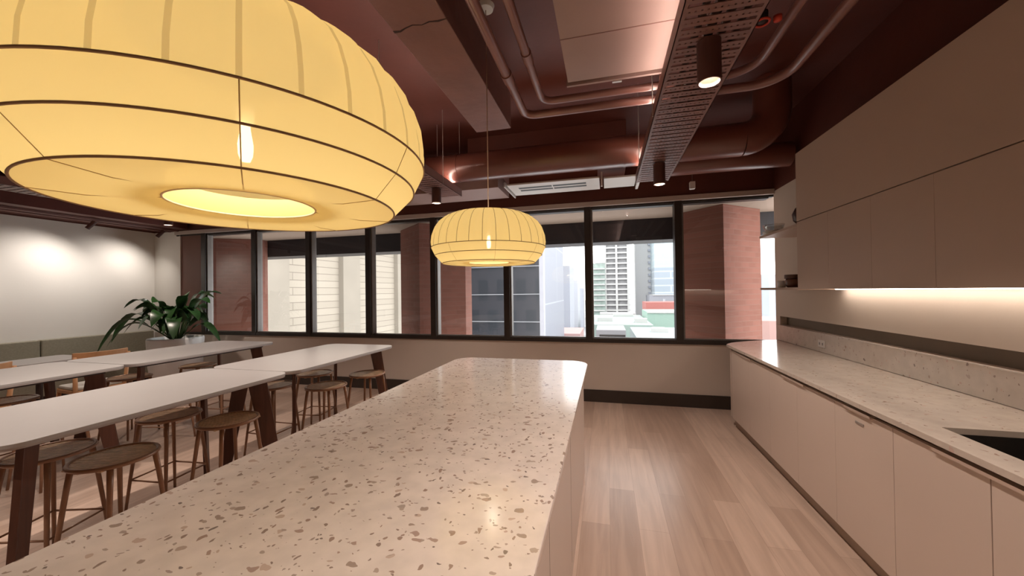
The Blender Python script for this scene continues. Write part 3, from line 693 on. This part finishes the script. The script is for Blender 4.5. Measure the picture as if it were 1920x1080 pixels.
# ------------------------------------------------------------------ pendant lanterns
def lantern(x, y, label, NR, ph, rib_r, rib_m, ph2):
    t = thing('pendant_lamp', label, 'lamp', (x, y, 1.72), 0, 'yellow fabric lantern pendants over the island')
    n = NR*4; rp = math.radians(ph)
    # profile (radius, z) from the hole at the bottom up over the shoulder to the top opening
    low = [(.137, .010), (.16, .004), (.24, .000), (.314, .004)]
    m1 = [(.314, .004), (.338, .030), (.361, .055)]
    m2 = [(.361, .055), (.374, .082), (.386, .108)]
    topc = [(.386, .108), (.389, .145), (.384, .190), (.368, .235), (.340, .275), (.300, .308), (.250, .330), (.195, .342)]
    def panel(name, prof, scal=0):
        mb = MB(); rings = []
        for j, (r, z) in enumerate(prof):
            row = []
            for k in range(n):
                a = 2*PI*k/n+rp; u = (k % 4)/4.0
                s = 1-scal*math.sin(PI*j/(len(prof)-1))*(1-math.sin(PI*u))*.05 if scal else 1
                row.append(mb.bm.verts.new((r*s*math.cos(a), r*s*math.sin(a), z)))
            rings.append(row)
        for a_, b_ in zip(rings, rings[1:]):
            for k in range(n): mb.bm.faces.new((a_[k], a_[(k+1) % n], b_[(k+1) % n], b_[k]))
        return part(name, fabric_m, mb, t, smooth=True)
    panel('bottom_panel', low)
    panel('lower_band', m1); panel('middle_band', m2)
    sh = panel('shade_dome', topc, .6)
    part('inner_collar', fabric_m, MB().lathe([(.137, .010), (.133, .030), (.131, .055)], 64), t, smooth=True)
    part('hole_hoop', mat('lantern_hole_hoop', (.75, .55, .30), .6, noise=(9, .1)), MB().ringtube(.137, .010, .0022, 64, 6), t, smooth=True)
    for r, z in ((.386, .108), (.361, .055), (.314, .004)):
        part('hoop', ring_m, MB().ringtube(r+.0008, z, .0021, 96, 6), t, smooth=True)
    part('hoop', ring_m, MB().ringtube(.195, .342, .003, 64, 6), t, smooth=True)
    for k in range(NR):
        a = 2*PI*k/NR+rp; c, s_ = math.cos(a), math.sin(a)
        pts = []
        for j, (r, z) in enumerate(topc):
            sc_ = 1-.6*math.sin(PI*j/(len(topc)-1))*.05
            pts.append((r*sc_*c, r*sc_*s_, z))
        if rib_r < .002:
            part('rib', rib_m, MB().tube(pts, rib_r, 6), t, smooth=True)
        else:
            mb = MB(); prev = None
            for (px_, py_, pz_), (r, z) in zip(pts, topc):
                q = 1+.0012/r
                row = [mb.bm.verts.new((px_*q-s_*rib_r, py_*q+c*rib_r, pz_+.0008)), mb.bm.verts.new((px_*q+s_*rib_r, py_*q-c*rib_r, pz_+.0008))]
                if prev: mb.bm.faces.new((prev[0], prev[1], row[1], row[0]))
                prev = row
            part('rib', rib_m, mb, t, smooth=True)
    for k in range(8):
        a = 2*PI*k/8+math.radians(ph2); c, s_ = math.cos(a), math.sin(a)
        part('seam', mat('fabric_seam', (.62, .42, .18), .8, noise=(20, .1)), MB().tube([(r*c, r*s_, z+(-.0005 if r < .33 else 0)) for r, z in (low[0], low[2], low[3], m1[1], m1[2], m2[1], m2[2])], .0009, 4), t, smooth=True)
    part('bulb', bulb_m, MB().lathe([(0, .105), (.009, .108), (.014, .122), (.015, .145), (.011, .170), (.009, .19)], 20), t, smooth=True)
    part('socket', plastic_m, MB().lathe([(.0, .192), (.017, .192), (.019, .25), (.006, .262), (0, .262)], 20), t, smooth=True)
    part('cord', cord_m, MB().tube([(0, 0, .262), (0, 0, ZC-1.72-.03)], .0035, 8), t, smooth=True)
    part('spreader', ring_m, MB().tube([(-.195, 0, .342), (.195, 0, .342)], .0025, 6).tube([(0, -.195, .342), (0, .195, .342)], .0025, 6), t)
    part('canopy', plastic_m, MB().lathe([(0, ZC-1.72-.035), (.05, ZC-1.72-.03), (.06, ZC-1.72-.001), (0, ZC-1.72-.001)], 28), t, smooth='auto')
    lp = light('POINT', 'lamp_light', (x, y, 1.72+.14), 4.7, (1, .92, .70), shadow_soft_size=.06, specular_factor=.15)
    return t
lantern(-.775, .65, 'large yellow fabric lantern pendant close to the camera, top left', 32, -41, .0038, rib_tape, -41)
lantern(-.775, 2.41, 'smaller looking yellow fabric lantern pendant hanging further along the island', 30, -65.75, .0014, ring_m, -66)

# ------------------------------------------------------------------ ceiling services
t = tag(MB().box(-1.14, -.81, YB, 3.22, 3.0, ZC).build('ceiling_beam', beam_paint, bevel=.006), 'pinkish brown concrete beam running towards the windows', 'beam')
crk = mat('dark_crack', (.03, .012, .010), .9, noise=(30, .2))
mb = MB(); pc = [(-1.139, 1.845, .010), (-1.10, 1.850, .006), (-1.06, 1.835, .004), (-1.01, 1.823, .003), (-.96, 1.836, .002), (-.91, 1.824, .004), (-.86, 1.832, .006), (-.811, 1.828, .003)]
for (xa, ya, wa), (xb, yb, wb) in zip(pc, pc[1:]):
    mb.hexa([(xa, ya-wa, 2.9988), (xb, yb-wb, 2.9988), (xb, yb+wb, 2.9988), (xa, ya+wa, 2.9988), (xa, ya-wa, 3.0), (xb, yb-wb, 3.0), (xb, yb+wb, 3.0), (xa, ya+wa, 3.0)])
part('joint_crack', crk, mb, t)
# round duct along X with elbow on the right
def arcpts(cx, cy, r, a0, a1, z, n=10):
    return [(cx+r*math.cos(a0+(a1-a0)*k/n), cy+r*math.sin(a0+(a1-a0)*k/n), z) for k in range(n+1)]
t = thing('round_duct', 'large round burgundy duct crossing in front of the window wall', 'duct')
DY, DZ = 3.98, 2.96
part('duct_run', duct_paint, MB().tube([(-1.98, DY, DZ), (1.28, DY, DZ)], .155, 40), t, smooth='auto')
part('duct_elbow', duct_paint, MB().tube([(1.28+.26*math.sin(PI/2*k/10), DY, DZ+.26*(1-math.cos(PI/2*k/10))) for k in range(11)]+[(1.54, DY, ZC-.001)], .155, 40), t, smooth='auto')
for x in (-1.62, -1.80, .2): part('joint_collar', duct_paint, MB().tube([(x-.012, DY, DZ), (x+.012, DY, DZ)], .160, 40), t, smooth='auto')
part('end_cap', duct_paint, MB().tube([(-2.0, DY, DZ), (-1.98, DY, DZ)], .161, 40), t, smooth='auto')
for x in (-1.9, -1.62): part('hanger_rod', steel_m, MB().tube([(x, DY, DZ+.155), (x, DY, ZC)], .004, 6), t)
t = thing('round_duct', 'shorter round duct behind the cable tray at the right', 'duct')
part('duct_run', duct_paint, MB().tube([(.72, 4.62, 2.98), (1.35, 4.62, 2.98), (1.95, 4.62, 2.98)], .13, 36), t, smooth='auto')
for x in (.85, 1.7): part('hanger_rod', steel_m, MB().tube([(x, 4.62, 3.109), (x, 4.62, ZC)], .004, 6), t)
tag(MB().box(-1.7, .25, 4.45, 5.1, 3.02, ZC-.001).build('square_duct', duct_paint, bevel=.005), 'rectangular burgundy duct box above the slot diffuser', 'duct')
# pair of pipes, U-shaped
def upipe(r, x0, y1, x1, z, lbl):
    c = .09
    pts = [(x0, -2.0, z), (x0, y1-c, z)]+arcpts(x0+c, y1-c, c, PI, PI/2, z, 6)[1:]+[(x1-.2, y1, z)]+arcpts(x1-.2, y1-.2, .2, PI/2, 0, z, 8)[1:]+[(x1, -2.0, z)]
    t = thing('water_pipe', lbl, 'pipe')
    part('pipe_run', pipe_paint, MB().tube(pts, r, 18), t, smooth='auto')
    for yy in (y1-.55, y1-1.35): part('coupling', pipe_paint, MB().tube([(x0, yy-.045, z), (x0, yy+.045, z)], r*1.22, 18), t, smooth='auto')
    return t
upipe(.030, -.60, 2.86, 1.17, 2.92, 'outer insulated pipe bending in a long U below the ceiling')
upipe(.026, -.44, 2.72, .95, 2.94, 'inner insulated pipe bending in a long U below the ceiling')
# flat ceiling unit
t = thing('fan_coil_unit', 'flat dusty pink fan coil unit left of the cable tray', 'air unit', (0, 0, 0))
part('casing', panel_paint, MB().box(-.23, .40, -.6, 2.50, 2.93, 3.22), t, bevel=.004)
for y in (2.06, 1.45, .8): part('panel_joint', beam_paint, MB().box(-.23, .42, y-.003, y+.003, 2.9285, 2.9299), t)
part('front_flange', panel_paint, MB().box(-.24, .42, 2.521, 2.54, 2.92, 2.96), t)
part('bracket', steel_m, MB().box(.06, .12, 2.541, 2.56, 2.915, 2.965), t)
# cable trays
TZ = 2.70; TW = .337
def cable_tray(x0, yend, label, rods, ledside, ledlabel, length=6.3):
    t = thing('cable_tray', label, 'cable tray', (x0, yend, TZ), 0, 'perforated cable trays running towards the windows')
    W = TW; TL = length
    part('side_rail', tray_paint, MB().box(0, .004, -TL, 0, 0, .085).box(0, .018, -TL, 0, 0, .004), t)
    part('side_rail', tray_paint, MB().box(W-.004, W, -TL, 0, 0, .085).box(W-.018, W, -TL, 0, 0, .004), t)
    y = -.03
    while y > -3.6:
        r_ = MB()
        r_.box(.018, W-.018, y-.020, y, .0, .004)
        r_.box(.018, W-.018, y-.050, y-.030, .0, .004)
        for q in range(13):
            xq = .018+(W-.036)*q/12.0
            r_.box(max(.018, xq-.0085), min(W-.018, xq+.0085), y-.0301, y-.0199, .0005, .0035)
        part('rung', tray_paint, r_, t)
        y -= .070
    part('solid_floor', tray_paint, MB().box(.018, W-.018, -TL, -3.62, 0, .004), t)
    for fx, rr in ((.45, .022), (.62, .018), (.8, .016), (.28, .016)):
        part('cable', under_m, MB().tube([(W*fx, -TL, .006+rr), (W*fx, -.3, .006+rr)], rr, 10), t, smooth=True)
    for yy in rods:
        for xx in (-.0065, W+.0065):
            part('hanger_rod', steel_m, MB().tube([(xx, yy, .0), (xx, yy, ZC-TZ)], .004, 6), t)
    m = 1 if ledside == 'left' else -1
    lx = x0+.030 if m > 0 else x0+TW-.030
    t = thing('led_strip', ledlabel, 'light', (lx, yend-.17, TZ+.072))
    L_ = length-.6
    xs = sorted((-.012*m, .008*m)); xq = sorted((.0085*m, .0115*m)); xd = sorted((-.010*m, .006*m))
    part('profile', tray_paint, MB().box(xs[0], xs[1], -L_, 0, -.012, -.001).box(xq[0], xq[1], -L_, 0, -.012, .016), t)  # upright lip added to block the uplight towards the other side of the tray
    part('diffuser', led_up, MB().box(xd[0], xd[1], -L_, 0, 0, .004), t)
cable_tray(.328, 4.27, 'wide perforated cable tray right of the fan coil unit, two downlights below it', (-.55, -1.62, -5.4), 'left', 'glowing uplight strip along the left edge of the right cable tray')
cable_tray(-2.03, 4.22, 'cable tray ending below the round duct, left of the far pendant lamp', (-.55, -1.7, -4.2), 'right', 'glowing uplight strip on the cable tray below the end of the round duct')
cable_tray(-6.32, 4.30, 'cable tray at the far left, showing below the big lantern', (-.55, -2.2, -4.2), 'right', 'glowing uplight strip on the far left cable tray')
# downlights
def downlight(x, y, z, label, e=72, h=.20, r=.052, top=None, size=110):
    t = thing('downlight', label, 'spotlight', (x, y, z), 0, 'cylindrical burgundy downlights')
    part('housing', mat('dark_burgundy_housing', (.085, .032, .025), .5, noise=(9, .1)), MB().lathe([(r-.006, .0), (r, .0), (r, h), (0, h), (0, h-.006), (r-.006, h-.008), (r-.006, 0)], 36), t, smooth='auto')
    part('reflector', mat('downlight_reflector', (.85, .68, .58), .35, noise=(9, .02)), MB().lathe([(r-.007, .002), (r-.022, .045)], 36), t, smooth=True)
    part('lens', lens_m, MB().lathe([(0, .045), (r-.021, .045)], 36), t)
    if top: part('stem', tray_paint, MB().tube([(0, 0, h), (0, 0, top-z)], .006, 8), t)
    light('SPOT', 'downlight_beam', (x, y, z+.030), e, WARM, (x, y, 0), spot_size=math.radians(size), spot_blend=.6, shadow_soft_size=.03)
    return t
downlight(.485, 1.91, 2.50, 'big cylindrical downlight under the cable tray nearest the camera', h=.19)
downlight(.49, 3.64, 2.50, 'cylindrical downlight under the far end of the cable tray', h=.19)
downlight(-1.83, 3.80, 2.53, 'cylindrical downlight left of the far pendant lamp', h=.16, e=60)
downlight(-6.15, 3.96, 2.56, 'small downlight seen under the big lantern at the left', h=.13, e=60)
downlight(-2.9, 1.6, 2.85, 'downlight above the first table row, hidden behind the big lantern', h=.16, top=3.5, e=100)
downlight(-2.9, 3.0, 2.85, 'downlight above the far table of the first row', h=.16, top=3.5, e=85)
downlight(-4.75, 2.4, 2.85, 'downlight above the second table row', h=.16, top=3.5, e=100)
downlight(.49, .2, 2.50, 'added unseen downlight under the cable tray beside the camera', h=.19)  # from here on, downlights added out of view to light the room
downlight(.49, -1.6, 2.50, 'added unseen downlight under the cable tray behind the camera', h=.19)
downlight(-2.9, -.4, 2.85, 'added unseen downlight to the left behind the camera', h=.16, top=3.5, e=100)
downlight(-5.2, -.4, 2.85, 'added unseen downlight far left behind the camera', h=.16, top=3.5, e=100)
downlight(-1.0, -2.4, 2.85, 'added unseen downlight behind the island', h=.14, top=3.0, e=100)
# slot diffuser unit near the window wall
t = thing('slot_diffuser', 'pale slot diffuser unit hanging in front of the window wall', 'air vent', (-1.18, 4.42, 2.84))
part('plate', plastic_m, MB().box(0, 1.12, .0, .50, 0, .02), t, bevel=.003)
part('neck', duct_paint, MB().box(.02, 1.10, .05, .48, .0201, .178), t)
for a, b in ((.12, .54), (.555, .96)):
    part('slot', black_m, MB().box(a, b, .13, .19, -.002, -.0003).box(a, b, .24, .30, -.002, -.0003), t)
part('side_fin', plastic_m, MB().box(-.03, -.015, -.02, .55, -.02, .04), t)
part('hanger', plastic_m, MB().box(1.135, 1.155, .10, .13, -.07, .10), t)
part('end_plate', plastic_m, MB().box(1.17, 1.54, .05, .48, 0, .02), t, bevel=.003)
part('end_fin', plastic_m, MB().box(1.555, 1.585, -.02, .52, -.03, .05), t)
tag(MB().box(-3.6, -1.3, 4.45, 5.0, 2.84, 3.05).build('ceiling_panel', panel_paint, bevel=.003), 'dusty pink flat panel left of the slot diffuser', 'panel')
# detector, sprinkler, fire alarm
t = thing('sensor', 'small white sensor hanging right of the far tray downlight', 'sensor', (1.02, 4.84, 2.73))
part('body', plastic_m, MB().box(-.03, .03, -.03, .03, 0, .09), t, bevel=.008)
part('stem', tray_paint, MB().tube([(0, 0, .09), (0, 0, ZC-2.73)], .006, 8), t)
t = thing('sprinkler', 'white sprinkler head at the left edge of the cable tray', 'sprinkler', (.362, 2.57, 2.80))
part('head', plastic_m, MB().lathe([(0, 0), (.014, 0), (.016, .02), (.010, .03), (.010, .06), (0, .06)], 16), t, smooth=True)
part('drop', pipe_paint, MB().tube([(0, 0, .06), (0, 0, ZC-2.80)], .008, 8), t)
t = thing('fire_bell', 'small red and black device beside the right pipes', 'alarm', (.80, 2.16, 2.90))
part('ring', red_m, MB().ringtube(.032, .0, .006, 28, 8), t, smooth=True)
part('body', black_m, MB().lathe([(0, .0), (.026, .002), (.028, .05), (0, .055)], 24), t, smooth=True)
part('red_cap', red_m, MB().lathe([(0, -.01), (.018, -.004), (.02, .02), (0, .03)], 20, .07, -.0), t, smooth=True)
part('stem', tray_paint, MB().tube([(0, 0, .055), (0, 0, ZC-2.90)], .007, 8), t)
# left hand tray and tracks
t = thing('track_rail', 'dark twin lighting track along the white left wall', 'track', (-7.82, 5.18, 2.735))
part('inner_rail', tray_paint, MB().box(0, .035, -8.6, 0, 0, .03), t)
part('outer_rail', tray_paint, MB().box(-.20, -.16, -8.6, 0, .0, .03), t)
struct(MB().box(XL, -7.55, YB, YW-.04, ZT+.02, ZT+.30).build('trim_6', ceil_paint))
def trackspot(x, y, label, e):
    t = thing('track_spotlight', label, 'spotlight', (x, y, 2.735), 0, 'track spotlights aimed at the white wall')
    d = Vector((-.36, -.45, -.78)).normalized(); p0 = Vector((0, 0, -.012)); p1 = p0+d*.15
    part('barrel', mat('dark_burgundy_housing', (.085, .032, .025), .5), MB().tube([tuple(p0), tuple(p1)], .030, 20), t, smooth='auto')
    part('mount', tray_paint, MB().box(-.02, .02, -.03, .03, -.01, .0), t)
    q = Vector((x, y, 2.735))+p1+d*.012
    light('SPOT', 'track_beam', tuple(q), e, (1, .90, .82), (XL, y-.55, 1.35), spot_size=math.radians(125), spot_blend=1.0, shadow_soft_size=.03)
for i, y in enumerate((4.95, 4.02, 2.9, 1.6)):
    trackspot(-7.80, y, ['track spotlight nearest the window corner', 'second track spotlight from the window corner', 'third track spotlight from the corner, behind the lantern', 'track spotlight outside the left frame edge'][i], 44)
